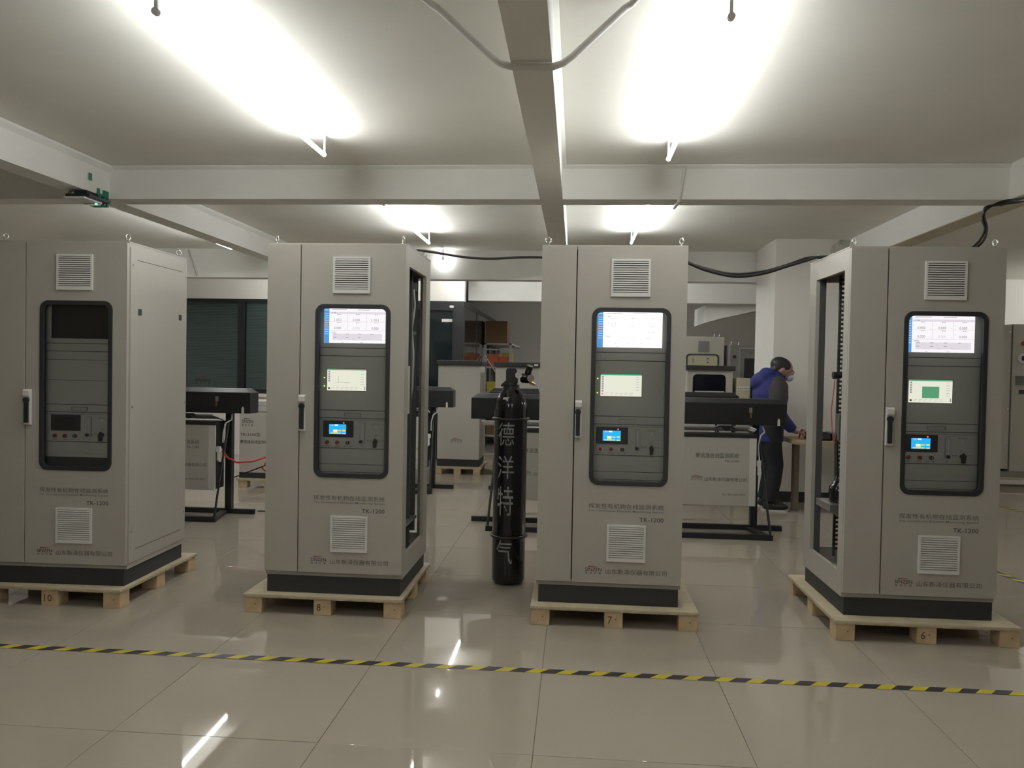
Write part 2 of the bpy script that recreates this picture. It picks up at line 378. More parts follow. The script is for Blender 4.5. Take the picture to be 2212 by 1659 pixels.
def cabinet(x, y, rz, label, side, screens, tilt=0):
    t = thing('analyser_cabinet', label, 'cabinet', (x, y, Z0), rz, 'tall grey analyser cabinets in a row')
    # plinth
    B().box(.012, .014, Z0, .788, .72, .205).o('plinth', 'plinth', t, off=OFF, bev=.003)
    # frame: bottom tray, top, posts and side rails
    f = B().box(0, .024, .205, .8, DW, .236).box(0, .024, 2.085, .8, DW, ZT)
    for sx in (0, 1):
        xa, xb = (0, .022) if sx == 0 else (.778, .8)
        openside = (side == 'both') or (side == 'left' and sx == 0) or (side == 'right' and sx == 1)
        if openside:
            f.box(xa, .024, .236, xb, .098, 2.085).box(xa, .60, .236, xb, DW, 2.085).box(xa, .098, .236, xb, .60, .335).box(xa, .098, 1.99, xb, .60, 2.085)
            q0, q1 = (.022, .05) if sx == 0 else (.75, .778)
            f.box(q0, .66, .236, q1, DW, 2.085)
        else:
            f.box(xa, .024, .236, xb, DW, 2.085)
    f.box(.022, DW-.03, .236, .778, DW, .33).box(.022, DW-.03, 1.99, .778, DW, 2.085)
    fo = f.o('body_frame', 'cabgrey', t, off=OFF)
    B().box(-.002, .020, 2.1035, .802, DW+.002, 2.1105).o('top_plate', 'cabgrey', t, off=OFF)
    if side == 'closed':       # right side panel with locks and screws; pressed lines shaded and lit in flat colour
        sp = B().box(.800, .030, .236, .806, DW-.006, 2.080).o('side_panel', 'cabgrey', t, off=OFF, bev=.0015)
        for z in (2.013, .309):
            B().box(.8058, .10, z-.003, .8066, .66, z+.001).o('pressed_line_shade', 'inkgrey', sp, off=OFF)
        B().box(.8058, .098, .4, .8064, .100, 2.0).o('pressed_edge_light', 'panelgrey', sp, off=OFF)
        for yy in (.131, .632): B().box(.8055, yy-.016, 1.692, .809, yy+.016, 1.728).o('panel_lock', 'gasket', sp, off=OFF)
        for yy in (.05, DW-.03):
            for z in (.42, 1.15, 1.98): B().tube([(.806, yy, z), (.809, yy, z)], .007, 8).o('screw', 'zinc', sp, off=OFF)
    for ex, ey in ((.03, .06), (.77, .06), (.03, DW-.05), (.77, DW-.05)):
        e = link('eyebolt', EYE, None, t, (ex, ey, 2.1105-Z0)); e.rotation_euler = (0, 0, random.uniform(-1.2, 1.6))
    # doors
    B().box(.0, 0, .232, .1925, .022, 2.100).o('narrow_door', 'cabgrey', t, off=OFF, bev=.0025)
    wx0, wx1, wz0, wz1 = .283, .716, .778, 1.763
    outer = rrect(wx0, wz0, wx1, wz1, .05); inner = rrect(wx0+.024, wz0+.024, wx1-.024, wz1-.024, .032); hole = rrect(wx0+.012, wz0+.012, wx1-.012, wz1-.012, .04)
    # door leaf with a rounded opening
    dx0, dx1, dz0, dz1 = .1985, .8, .232, 2.100
    n = len(hole); ob_ = []
    cxm, czm = (wx0+wx1)/2, (wz0+wz1)/2
    for u, v in hole:            # project the loop to the rectangle boundary
        du, dv = (u-cxm)/((wx1-wx0)/2-.012), (v-czm)/((wz1-wz0)/2-.012); m_ = max(abs(du), abs(dv)); du /= m_; dv /= m_
        ob_.append((cxm+du*((dx1-cxm) if du > 0 else (cxm-dx0)), czm+dv*((dz1-czm) if dv > 0 else (czm-dz0))))
    # snap the corners
    for cx_, cz_ in ((dx1, dz1), (dx0, dz1), (dx0, dz0), (dx1, dz0)):
        i = min(range(n), key=lambda k: (ob_[k][0]-cx_)**2+(ob_[k][1]-cz_)**2); ob_[i] = (cx_, cz_)
    dr = ring(ob_, hole, 0, .022).o('door', 'cabgrey', t, off=OFF)
    gk = ring(outer, inner, -.006, .02).o('window_gasket', 'gasket', t, off=OFF, bev=.002)
    B().prism(rrect(wx0+.014, wz0+.014, wx1-.014, wz1-.014, .04), 'y', .008, .0115).o('glass_pane', 'glass', t, off=OFF)
    grille(t, .384, 1.824); grille(t, .388, .355)
    # swing handle
    h = B().prism([(0, 1.04), (-.016, 1.04), (-.016, 1.195), (-.030, 1.21), (-.030, 1.236), (-.022, 1.246), (0, 1.246)], 'x', .199, .236).o('handle_housing', 'plasticgrey', t, off=OFF, bev=.002)
    B().box(.2045, -.028, 1.052, .2275, -.012, 1.178).disc((.216, 1.182), .0165, -.030, -.012, 16).o('lever', 'blackmetal', h, off=OFF)
    # print on the door
    b = B(); text(b, '挥发性有机物在线监测系统', .285, .648, .698, .676, -.0006); b.o('title_lettering', 'inkgrey', dr, off=OFF)
    b = B(); text(b, 'Voc Continuous Emission Monitoring System', .285, .627, .698, .642, -.0006); b.o('subtitle_lettering', 'inkgrey', dr, off=OFF)
    b = B(); text(b, 'TK-1200', .566, .580, .698, .604, -.0006); b.o('model_lettering', 'ink', dr, off=OFF)
    b = B(); text(b, '山东新泽仪器有限公司', .386, .283, .722, .312, -.0006); b.o('company_lettering', 'inkgrey', dr, off=OFF)
    logo(dr, .272, .280, .363, .325, -.0006, OFF)
    # rack behind the glass
    yp = .055
    for u0 in (.252, .726): B().box(u0, yp+.004, .27, u0+.022, yp+.05, 2.04).o('rack_rail', 'interior', t, off=OFF)
    for u0 in (.27, .70): B().box(u0, .50, .27, u0+.03, .53, 2.04).o('rack_rail', 'interior', t, off=OFF)
    B().box(.024, .026, .24, .25, .05, 2.08).o('door_lining', 'interior', t, off=OFF)
    B().box(.75, .026, .24, .776, .05, 2.08).o('door_lining', 'interior', t, off=OFF)
    def panel(name, z0, z1, m='rackgrey', depth=.004, box=0):
        p = B().box(.262, yp, z0, .738, yp+depth, z1).o(name, m, t, off=OFF)
        if box: B().box(.29, yp+depth, z0+.004, .71, yp+depth+box, z1-.004).o('instrument_case', 'steel', p, off=OFF)
        return p
    B().box(.262, yp+.0045, .30, .738, yp+.0065, 1.96).o('gap_shade_plate', 'interior', t, off=OFF)  # added dark sheet: stops light from behind so panel gaps look shaded
    panel('filler_panel', 1.775, 1.96, 'interior')
    # monitor
    mo = B().box(.262, yp, 1.519, .738, yp+.004, 1.772).box(.30, yp+.004, 1.53, .70, yp+.06, 1.765).o('monitor', 'rackgrey', t, off=OFF)
    sx0, sx1, sz0, sz1 = .316, .674, 1.5455, 1.745; ys = yp-.0015
    def rect(b, u0, v0, u1, v1, k=0):    # screen-relative rectangle, u right, v down
        X = lambda u: sx0+(sx1-sx0)*u; Zf = lambda v: sz1-(sz1-sz0)*v
        return b.box(X(u0), ys-.0004*(k+1), Zf(v1), X(u1), ys-.0004*k, Zf(v0))
    if screens == 0:
        B().box(sx0, ys, sz0, sx1, yp, sz1).o('dark_screen', 'scrdark', mo, off=OFF)
        B().box(.655, ys-.0006, 1.752, .6575, yp, 1.7545).o('standby_light', 'ledred', mo, off=OFF)
    else:
        B().box(sx0, ys, sz0, sx1, yp, sz1).o('lit_screen', 'scrwash' if screens == 2 else 'scrwhite', mo, off=OFF)
        b = B(); rect(b, 0, 0, .085, 1); b.o('screen_sidebar', 'scrblue', mo, off=OFF)
        b = B()
        for i in range(10): rect(b, .012, .15+i*.065, .075, .165+i*.065, 1)
        rect(b, .012, .05, .07, .07, 1); b.o('sidebar_entries', 'scrpink', mo, off=OFF)
        if screens != 2:
            b = B(); rect(b, .085, .11, 1, .17)
            for i in range(2): rect(b, .38+i*.305, .17, .388+i*.305, .64)
            rect(b, .085, .385, 1, .395); rect(b, .085, .635, 1, .65); rect(b, .14, .73, .95, .92); b.o('screen_bands', 'scrpink', mo, off=OFF)
        b = B(); fnt = B(); vals = {1: ('1.051', '0.000', '1.051', '0.000', '0.000', '0.000'), 2: ('15.1', '', '0.013', '', '', '0.00'), 3: ('0.000',)*6}[screens]
        for i, s in enumerate(vals):
            c, r = i % 3, i // 3; u = .165+c*.305; v = .29+r*.235
            X = sx0+(sx1-sx0)*u; Zv = sz1-(sz1-sz0)*(v+.085)
            if s: text(fnt if (screens == 2 or i == 4) else b, s, X, Zv, X+.041, Zv+.0145, ys-.001)
            rect(b, u+.05, .175+r*.235, u+.075, .19+r*.235, 1); rect(b, u+.085, .177+r*.235, u+.11, .189+r*.235, 1)
            rect(fnt, u-.07, .265+r*.235, u-.055, .275+r*.235, 1); rect(fnt, u+.18, .35+r*.235, u+.20, .36+r*.235, 1)
        rect(b, .125, .035, .37, .05, 1); rect(b, .55, .045, .74, .058, 1); rect(b, .125, .13, .14, .145, 1); rect(b, .16, .13, .195, .147, 1); rect(b, .12, .685, .195, .70, 1)
        rect(b, .29, .975, .32, .985, 1); rect(b, .60, .975, .64, .985, 1)
        tgt = fnt if screens == 2 else b
        for i in range(4): rect(tgt, .155+.20*i, .735, .205+.20*i, .75, 1)
        for i in range(3): rect(tgt, .155+.20*i, .83, .20+.20*i, .845, 1)
        for i in range(3): rect(fnt, .23+.205*i, .79, .27+.205*i, .80, 1); rect(fnt, .26+.2*i, .88, .30+.2*i, .90, 1)
        b.o('screen_lettering', 'scrtext', mo, off=OFF); fnt.o('faint_lettering', 'scrfaint', mo, off=OFF)
    panel('filler_panel', 1.473, 1.515)
    # chromatograph panel with its display
    p2 = panel('chromatograph_panel', 1.161, 1.469, box=.36)
    if screens == 0:
        B().box(.262, yp-.0006, 1.300, .738, yp, 1.3025).o('panel_joint', 'inkgrey', p2, off=OFF)
        B().box(.262, yp-.0006, 1.42, .738, yp, 1.4225).o('panel_joint', 'inkgrey', p2, off=OFF)
    else:
        sx0, sx1, sz0, sz1 = .338, .567, 1.272, 1.397
        B().box(sx0-.002, ys+.0003, sz0-.002, sx1+.002, yp, sz1+.002).o('display_bezel', 'gasket', p2, off=OFF)
        B().box(sx0, ys, sz0, sx1, yp, sz1).o('cream_display', 'scrcream', p2, off=OFF)
        b = B(); rect(b, 0, 0, 1, .06)
        if screens == 3: rect(b, .31, .30, .70, .80, 0)
        b.o('display_green', 'scrgreen', p2, off=OFF)
        b = B()
        nic = {1: 5, 2: 7, 3: 5}[screens]
        for i in range(nic): rect(b, .03, .10+i*.105, .075, .175+i*.105, 1)
        for i in range(6): rect(b, .86, .12+i*.115, .94, .135+i*.115, 1)
        for i in range(6): rect(b, .12+i*.12, .85, .19+i*.12, .862, 1)
        for i in range(6): rect(b, .10+i*.12, .92, .17+i*.12, .93, 1)
        if screens != 2: rect(b, .95, .80, .975, .96, 1)
        if screens == 1:
            rect(b, .285, .34, .292, .64, 1); rect(b, .19, .64, .29, .648, 1); rect(b, .292, .61, .44, .62, 1); rect(b, .44, .625, .58, .645, 1)
        b.o('display_marks', 'scrtext', p2, off=OFF)
        b = B(); rect(b, .03, .86, .075, .94, 1); b.o('display_red_icon', 'ledred' if screens == 2 else 'red', p2, off=OFF)
        if screens != 3:
            for z in ((1.345, 1.297) if screens == 1 else (1.37, 1.29)): B().disc((.322, z), .0035, ys-.001, yp, 8).o('status_light', 'ledgreen', p2, off=OFF)
    dw = panel('drawer_panel', 1.116, 1.157)
    B().frame(.440, 1.124, .539, 1.145, .004, yp-.006, yp).box(.44, yp-.010, 1.142, .539, yp, 1.146).o('drawer_pull', 'steel', dw, off=OFF)
    B().box(.262, yp-.002, 1.103, .738, yp+.004, 1.112).o('panel_strip', 'rackgrey', t, off=OFF)
    # control panel
    p3 = panel('control_panel', .942, 1.101, box=.3)
    hm = B().box(.320, yp-.010, 1.005, .496, yp, 1.098).o('touch_panel', 'gasket', p3, off=OFF, bev=.002)
    sx0, sx1, sz0, sz1 = .356, .456, 1.022, 1.079; ys = yp-.0112
    if screens:
        b = B(); rect(b, 0, 0, 1, 1); b.o('touch_screen', 'scrcyan', p3, off=OFF)
        b = B(); rect(b, .08, .86, .70, .97, 1); rect(b, .25, .75, .50, .85, 1); rect(b, .78, .55, .97, .70, 1); rect(b, .78, .88, .97, .98, 1); rect(b, .50, .58, .72, .70, 1); b.o('touch_fields', 'scryellow', p3, off=OFF)
        b = B(); rect(b, .10, .02, .28, .18, 1); b.o('touch_tab', 'scrmauve', p3, off=OFF)
        b = B(); rect(b, .33, .02, .53, .16, 1); rect(b, .24, .55, .48, .74, 1); b.o('touch_white', 'scrwhite', p3, off=OFF)
        B().disc((.441, 1.087), .004, yp-.0112, yp, 8).o('alarm_light', 'ledred', p3, off=OFF)
    else:
        b = B(); rect(b, -.1, -.05, 1.1, 1.15); b.o('touch_screen', 'scrdark', p3, off=OFF)
    for i, u in enumerate((.344, .404, .465)):
        bz = B().disc((u, .974), .0145, yp-.008, yp, 20).o('push_button', 'chrome', p3, off=OFF)
    for i, u in enumerate((.344, .404, .465)):
        B().disc((u, .974), .0112, yp-.014, yp-.007, 20).o('button_cap', 'red' if i < 2 else 'blackgloss', p3, off=OFF)
    B().box(.4635, yp-.017, .966, .4665, yp-.013, .982).o('key_tab', 'chrome', p3, off=OFF)
    b = B(); text(b, '电源指示', .328, .949, .360, .956, yp-.0006); text(b, '故障指示', .388, .949, .420, .956, yp-.0006); text(b, '运行', .440, .949, .456, .956, yp-.0006); text(b, '维护', .474, .949, .490, .956, yp-.0006)
    text(b, '气体', .540, .952, .556, .959, yp-.0006); text(b, '样气', .620, 1.012, .636, 1.020, yp-.0006); text(b, '校准', .575, .985, .605, .992, yp-.0006); text(b, '标气', .648, .985, .675, .992, yp-.0006); text(b, '标气入口', .605, 1.078, .650, 1.087, yp-.0006)
    b.o('panel_lettering', 'inkgrey', p3, off=OFF)
    B().box(.536, yp-.014, .972, .564, yp, 1.090).o('flow_meter', 'clearplastic', p3, off=OFF, bev=.002)
    B().box(.5475, yp-.0155, .992, .5525, yp-.013, 1.080).o('flow_scale', 'whiteplastic', p3, off=OFF)
    B().disc((.546, .983), .009, yp-.028, yp-.012, 14).o('flow_knob', 'blackgloss', p3, off=OFF)
    B().disc((.627, .984), .012, yp-.012, yp, 16).prism([(.618, .950), (.634, .950), (.638, .985), (.627, 1.004), (.616, .985)], 'y', yp-.03, yp-.012).o('selector_switch', 'blackmetal', p3, off=OFF)
    B().disc((.628, 1.066), .008, yp-.004, yp, 12).o('gas_port', 'whiteplastic', p3, off=OFF)
    panel('blank_panel', .850, .938); 
    if screens: panel('blank_panel', .805, .847); panel('blank_panel', .40, .802)
    else: panel('blank_panel', .40, .780, 'interior')
    return t
cab1 = cabinet(-3.3836, 4.3327, .0263, 'closed grey cabinet at far left with dark monitor and solid side panel', 'closed', 0)
cab2 = cabinet(-1.7617, 4.3778, -.0029, 'grey cabinet second from left, lit monitor reading 1.051, open right side', 'right', 1)
cab3 = cabinet(-.1987, 4.3958, -.0075, 'grey cabinet beside the black gas cylinder with washed-out white monitor', 'none', 2)
cab4 = cabinet(1.4655, 4.3822, .0067, 'grey cabinet at far right with open left side and green box on small display', 'left', 3)
pallet(-3.43, -2.57, 4.285, 5.20, 'wooden pallet under the closed cabinet at far left', '10')
pallet(-1.862, -.945, 4.325, 5.18, 'wooden pallet under the second cabinet, block marked 8', '8')
pallet(-.225, .692, 4.325, 5.22, 'wooden pallet under the third cabinet, block marked 7', '7')
pallet(1.402, 2.352, 4.295, 5.24, 'wooden pallet under the rightmost front cabinet, block marked 6', '6')
# ---- insides seen through the open sides (things of the cabinets)
def inside2(t):
    f = B()      # slotted cable duct at the back, right of the instruments
    x0, x1, y = .655, .705, .60
    f.box(x0, y, .30, x0+.012, y+.03, 1.20).box(x1-.012, y, .30, x1, y+.03, 1.20)
    for i in range(36):
        z = .42+i*.0215
        f.box(x0+.012, y, z, x1-.012, y+.03, z+(.0115 if i not in (8, 9, 14, 15) else .0215))
    f.o('slotted_duct', 'interior', t, off=OFF)
    B().box(.05, .58, 1.90, .74, .60, 1.95).o('din_rail', 'steel', t, off=OFF)
    B().box(.05, .58, 1.62, .74, .60, 1.64).o('shelf_plate', 'steel', t, off=OFF); B().box(.05, .20, .44, .75, .64, .46).o('shelf_plate', 'steel', t, off=OFF)
    B().box(.62, .52, 1.46, .70, .58, 1.86).o('relay_module', 'plasticgrey', t, off=OFF)
    B().box(.64, .46, 1.12, .725, .56, 1.42).o('power_supply', 'plasticgrey', t, off=OFF, bev=.006)
    for k, zz in enumerate((1.52, 1.66, 1.78)): B().box(.70, .53, zz, .708, .57, zz+.06).o('terminal', 'gasket', t, off=OFF)
    B().tube([(.735, .52, 1.90), (.74, .54, 1.80), (.72, .55, 1.65), (.735, .54, 1.5), (.73, .55, 1.3), (.71, .56, 1.15)], .007).o('wiring', 'rackpost', t, off=OFF)
    B().box(.70, .62, .36, .74, .64, 2.0).o('rear_strip', 'interior', t, off=OFF)
inside2(cab2)
def inside4(t):
    f = B(); x0, x1, y = .135, .215, .58       # perforated upright with shelves
    for xa in (x0, x0+.034, x1-.012): f.box(xa, y, .30, xa+.012, y+.02, 2.02)
    for i in range(62):
        z = .34+i*.027; f.box(x0, y, z, x1, y+.02, z+.014)
    f.o('perforated_upright', 'interior', t, off=OFF)
    for z in (1.80, 1.62, 1.45, 1.30): B().box(.15, .18, z, .26, .56, z+.055).o('instrument_case', 'interior', t, off=OFF)
    for z in (1.86, 1.55): B().box(.15, .22, z, .24, .40, z+.03).o('connector_block', 'whiteplastic', t, off=OFF)
    B().box(.022, .60, .236, .06, .70, 2.0).o('rear_strip', 'interior', t, off=OFF)
    tr = B().prism([(.02, .66), (.16, .66), (.16, .58), (.13, .56), (.02, .62)], 'y', .30, .56).o('pump_tray', 'steel', t, off=OFF)
    B().lathe([(.03, 0), (.062, .004), (.066, .05), (.062, .09), (.045, .11), (.03, .15), (.022, .18), (.02, .20)], 18, (.115, .42, .66)).o('pump', 'blackgloss', t, off=OFF, smooth=True)
    B().box(.085, .385, .735, .145, .455, .80).o('pump_head', 'blackmetal', t, off=OFF, bev=.008)
    B().tube([(.10, .45, .85), (.10, .47, 1.0), (.125, .46, 1.15)], .012).o('sample_hose', 'cable', t, off=OFF)
    B().tube([(.055, .42, 1.41), (.10, .42, 1.41)], [.022, .018], 12).tube([(.10, .42, 1.41), (.18, .42, 1.41)], .010).o('valve_knob', 'blackmetal', t, off=OFF, smooth=True)
    B().tube([(.075, .44, 1.40), (.08, .47, 1.34), (.07, .48, 1.2), (.075, .47, 1.08), (.09, .46, 1.0)], .0025).o('thin_red_wire', 'redhose', t, off=OFF)
    B().box(.10, .44, 1.02, .14, .50, 1.18).o('regulator', 'steel', t, off=OFF, bev=.005)
inside4(cab4)
# ================================================================== gas cylinder
g = thing('gas_cylinder', 'tall black steel gas cylinder with regulator and chalk-white characters', 'gas cylinder', (-.421, 5.18, 0))
R = .109
B().lathe([(.085, 0), (.100, .008), (R, .03), (R, 1.14), (.105, 1.18), (.092, 1.225), (.070, 1.262), (.050, 1.285), (.042, 1.30), (.036, 1.32)], 40).o('bottle', 'blackgloss', g, smooth=True)
for z in (1.085, .315): B().tube([((R+.006)*math.cos(2*math.pi*k/32), (R+.006)*math.sin(2*math.pi*k/32), z) for k in range(32)], .010, 8, close=True).o('rubber_ring', 'blackmetal', g, smooth='all')
B().lathe([(.060, 1.262), (.056, 1.285), (.052, 1.30), (.054, 1.31)], 20).o('collar', 'blackmetal', g, smooth=True)
B().prism([(-.035, 1.30), (.035, 1.30), (.042, 1.33), (.036, 1.40), (.030, 1.418), (-.028, 1.418), (-.036, 1.40), (-.034, 1.34), (-.07, 1.305), (-.062, 1.295)], 'y', -.035, .035).o('valve_guard', 'blackmetal', g, bev=.006)
B().tube([(.03, -.01, 1.38), (.085, -.015, 1.365)], [.016, .014], 12).o('valve_stem', 'brass', g, smooth=True)
rg = B().tube([(.075, -.03, 1.355), (.115, -.05, 1.35)], [.032, .030], 16).tube([(.10, -.02, 1.355), (.125, -.05, 1.435)], [.022, .022], 14).o('regulator', 'blackgloss', g, smooth=True)
B().tube([(.125, -.052, 1.36), (.130, -.07, 1.355)], .024, 18).o('pressure_gauge', 'chrome', g, smooth=True)
B().tube([(.045, -.045, 1.37), (.05, -.065, 1.372)], .022, 18).o('pressure_gauge', 'chrome', g, smooth=True)
B().tube([(.118, -.045, 1.330), (.135, -.045, 1.322)], [.010, .012], 8).tube([(.135, -.045, 1.322), (.160, -.045, 1.312)], [.012, .007], 8).o('outlet_fitting', 'brass', g)
B().tube([(.160, -.045, 1.312), (.180, -.04, 1.295), (.19, -.03, 1.262)], .003, 6).o('outlet_hose', 'whiteplastic', g)
B().prism([(-.048, 1.214), (.0, 1.214), (-.006, 1.228), (-.042, 1.228)], 'y', -.092, -.082).o('cylinder_sticker', 'whiteplastic', g)
def wrap_text(ch, cx, z0, z1, wdt):      # print wrapped round the bottle's front
    vs, fs = text_mesh(ch, 0); b = B(); P = []
    bm = bmesh.new(); bv = [bm.verts.new((u, v, 0)) for u, v in vs]
    for f in fs:
        try: bm.faces.new([bv[i] for i in f])
        except ValueError: pass
    for _ in range(3):
        bmesh.ops.triangulate(bm, faces=bm.faces[:])
        bmesh.ops.subdivide_edges(bm, edges=[e for e in bm.edges if abs(e.verts[0].co.x-e.verts[1].co.x) > .12], cuts=2)
    bmesh.ops.triangulate(bm, faces=bm.faces[:]); bm.verts.index_update()
    vs = [(v.co.x, v.co.y) for v in bm.verts]; fs = [tuple(v.index for v in f.verts) for f in bm.faces]; bm.free()
    for u, v in vs:
        a = (cx+(u-.5)*wdt)/R; P.append((math.sin(a)*(R+.0012), -math.cos(a)*(R+.0012), z0+v*(z1-z0)))
    return b.add(P, fs)
for ch, z0, z1 in (('德', .915, 1.065), ('洋', .70, .85), ('特', .46, .65), ('气', .145, .30)):
    wrap_text(ch, -.022, z0, z1, .110).o('painted_character', 'chalk', g)
# ================================================================== extractive analyser stands (hood, box, H-frame)
def unit(xc, y, label, right_text=True):
    t = thing('analyser_stand', label, 'instrument', (xc, y, 0), 0, 'black hooded analyser stands behind the cabinets')
    # local: x -.65...65, front bar y=0, rear bar y=.42
    B().box(-.47, -.02, 0, .47, .02, .045).o('base_bar', 'blackmetal', t); B().box(-.65, .40, 0, .65, .44, .045).o('base_bar', 'blackmetal', t)
    for s in (-1, 1):
        B().prism([(s*.40, .40), (s*.47, .02), (s*.40, .02), (s*.33, .40)], 'z', .01, .03).o('base_brace', 'blackmetal', t)
        B().box(s*.40-.03, .40, .045, s*.40+.03, .46, .95).o('post', 'blackmetal', t)
        B().tube([(s*.455, .0, .03), (s*.435, .16, .40), (s*.415, .38, .90)], .011, 6).o('strut', 'blackmetal', t)
    zb, zt = .950, 1.182          # hipped hood
    hd = B()
    lv = [(-.655, .31, .645, .50, zb), (-.655, .31, .645, .50, zt-.040), (-.605, .355, .595, .455, zt)]
    hd.add([p for x0, y0, x1, y1, z in lv for p in ((x0, y0, z), (x1, y0, z), (x1, y1, z), (x0, y1, z))],
        [(3, 2, 1, 0), (8, 9, 10, 11)]+[(4*k+a, 4*k+(a+1) % 4, 4*k+4+(a+1) % 4, 4*k+4+a) for k in (0, 1) for a in range(4)])
    hd.o('hood', 'blackmetal', t, bev=.005)
    B().prism([(.565, zb), (.585, zb), (.585, zb+.05), (.575, zb+.065), (.565, zb+.05)], 'y', .302, .31).o('hood_pin', 'whiteplastic', t)
    for xx in (.33, -.35):
        B().box(xx-.013, .296, 1.055, xx+.013, .31, 1.105).o('toggle_latch', 'steel', t); B().box(xx-.008, .290, 1.015, xx+.008, .302, 1.065).o('latch_lever', 'brass', t)
    for k in range(4): B().tube([(-.55, .24+.04*k, .935-.012*k), (.32, .24+.04*k, .935-.012*k), (.37, .26+.04*k, .915-.012*k)], .008, 8).o('sample_pipe', 'steel', t)
    B().prism([(-.02, .92), (.05, .95), (.15, .95), (.20, .905), (.15, .925), (.10, .90), (.06, .935)], 'y', .20, .22).o('clamp', 'blackmetal', t)
    # grey wall box hanging under the hood
    B().box(-.262, .215, .255, .358, .40, .845).o('wall_box', 'blackmetal', t)
    bx = B().box(-.27, .195, .25, .366, .216, .848).o('box_door', 'panelgrey', t, bev=.004)
    B().box(-.275, .19, .846, .371, .41, .874).o('box_lid', 'blackmetal', t)
    B().box(.305, .1942, .255, .362, .1955, .842).o('door_edge', 'plasticgrey', bx)
    B().box(.372, .20, .60, .408, .23, .65).o('door_latch', 'whiteplastic', t); B().box(.380, .205, .52, .400, .225, .60).o('latch_lever', 'whiteplastic', t)
    B().box(.358, .27, .50, .372, .33, .62).o('socket', 'beige', t)
    yf = .1943
    b = B(); text(b, '氨逃逸在线监测系统', -.155, .665, .215, .708, yf); b.o('title_lettering', 'inkgrey', bx)
    b = B(); text(b, 'TK-1100', .095, .630, .215, .650, yf); b.o('model_lettering', 'ink', bx)
    logo(bx, -.19, .465, -.095, .512, yf)
    b = B(); text(b, '山东新泽仪器有限公司', -.075, .462, .285, .495, yf); b.o('company_lettering', 'inkgrey', bx)
    b = B(); text(b, 'Tel: 400-050-3910', .075, .340, .275, .357, yf); b.o('phone_lettering', 'inkgrey', bx)
    B().tube([(.45, .36, .94), (.46, .33, .89), (.42, .30, .86), (.40, .29, .78), (.40, .28, .68)], .007).o('hose', 'plasticgrey', t)
    return t
unit(-3.637, 6.75, 'black hooded analyser on stand between the first and second cabinets')
unit(-.285, 6.79, 'black hooded analyser on stand directly behind the gas cylinder')
unit(1.215, 6.79, 'black hooded analyser with TK-1100 box, in front of the person')
unit(-2.04, 8.63, 'black hooded analyser half hidden behind the second cabinet, right end showing')
unit(-.33, 8.66, 'second row black hooded analyser, just its lid visible behind the cylinder')
unit(1.18, 8.66, 'second row black hooded analyser below the grey cabinets near the person')
# ================================================================== far cabinets with black lids
def lowcab(x0, x1, y, z1, label, window=False, sticker=False, name='low_cabinet'):
    W = x1-x0
    t = thing(name, label, 'cabinet', (x0, y, 0), 0, 'grey cabinets with black lids at the back')
    p = B().box(-.03, -.05, .075, W+.04, .6, .10).o('pallet_board', 'ply', t)
    for i in range(3):
        for yy in (-.05, .5): B().box(-.02+(W-.05)*i/2, yy, 0, .07+(W-.05)*i/2, yy+.1, .075).o('pallet_block', 'block', t)
    B().box(0, 0, .10, W, .55, .195).o('plinth', 'plinth', t)
    bd = B().box(0, 0, .195, W, .55, z1-.055).o('body', 'panelgrey', t, bev=.004)
    B().box(-.02, -.05, z1-.06, W+.025, .58, z1).o('lid', 'plinth', t, bev=.008)
    if window:
        B().prism(rrect(.065, 1.10, W-.085, z1-.11, .05), 'y', -.004, .001).o('window', 'blackgloss', t)
        B().box(.09, -.008, 1.12, W-.10, -.003, 1.175).o('instrument', 'panelgrey', t)
        for u in (.14, .27): B().box(u, -.012, 1.14, u+.05, -.007, 1.16).o('socket', 'gasket', t)
    else: logo(bd, W*.33, .415, W*.33+.145, .475, -.001)
    if sticker: B().box(W-.06, -.052, z1-.045, W-.01, -.0495, z1-.018).o('sticker', 'whiteplastic', t)
    return t
lowcab(-1.81, -1.25, 10.3, 1.50, 'low grey cabinet with black lid and logo, left of the steel rack')
lowcab(-1.05, -.48, 10.3, 1.49, 'low grey cabinet with stickered black lid behind the gas cylinder', sticker=True)
lowcab(1.38, 1.93, 9.9, 1.49, 'grey cabinet with black lid and dark rounded window', window=True)
# tall grey cabinet behind it
t = thing('tall_cabinet', 'tall grey cabinet with small vent at the back, seen over the black lid', 'cabinet', (1.45, 11.0, 0))
B().box(0, 0, .1, .57, .6, 1.89).o('body', 'panelgrey', t, bev=.004); B().box(.01, .01, 0, .56, .59, .1).o('plinth', 'plinth', t)
B().box(.22, -.008, 1.68, .365, 0, 1.83).o('vent', 'alumetal', t)
ring(rrect(.06, 1.35, .50, 1.655, .05), rrect(.075, 1.365, .485, 1.64, .04), -.012, .001).o('window_gasket', 'gasket', t)
B().box(.08, -.003, 1.36, .48, .0, 1.63).o('instrument_front', 'beige', t)
for u in (.145, .41): B().tube([(u, -.01, 1.54), (u, -.01, 1.60)], .006, 6).o('instrument_handle', 'chrome', t)
for u in ((.35, 1.59), (.35, 1.54)): B().disc(u, .010, -.008, 0, 8).o('instrument_knob', 'gasket', t)
for ex in (.45, .52, .06): link('eyebolt', EYE, None, t, (ex, .1, 1.89))
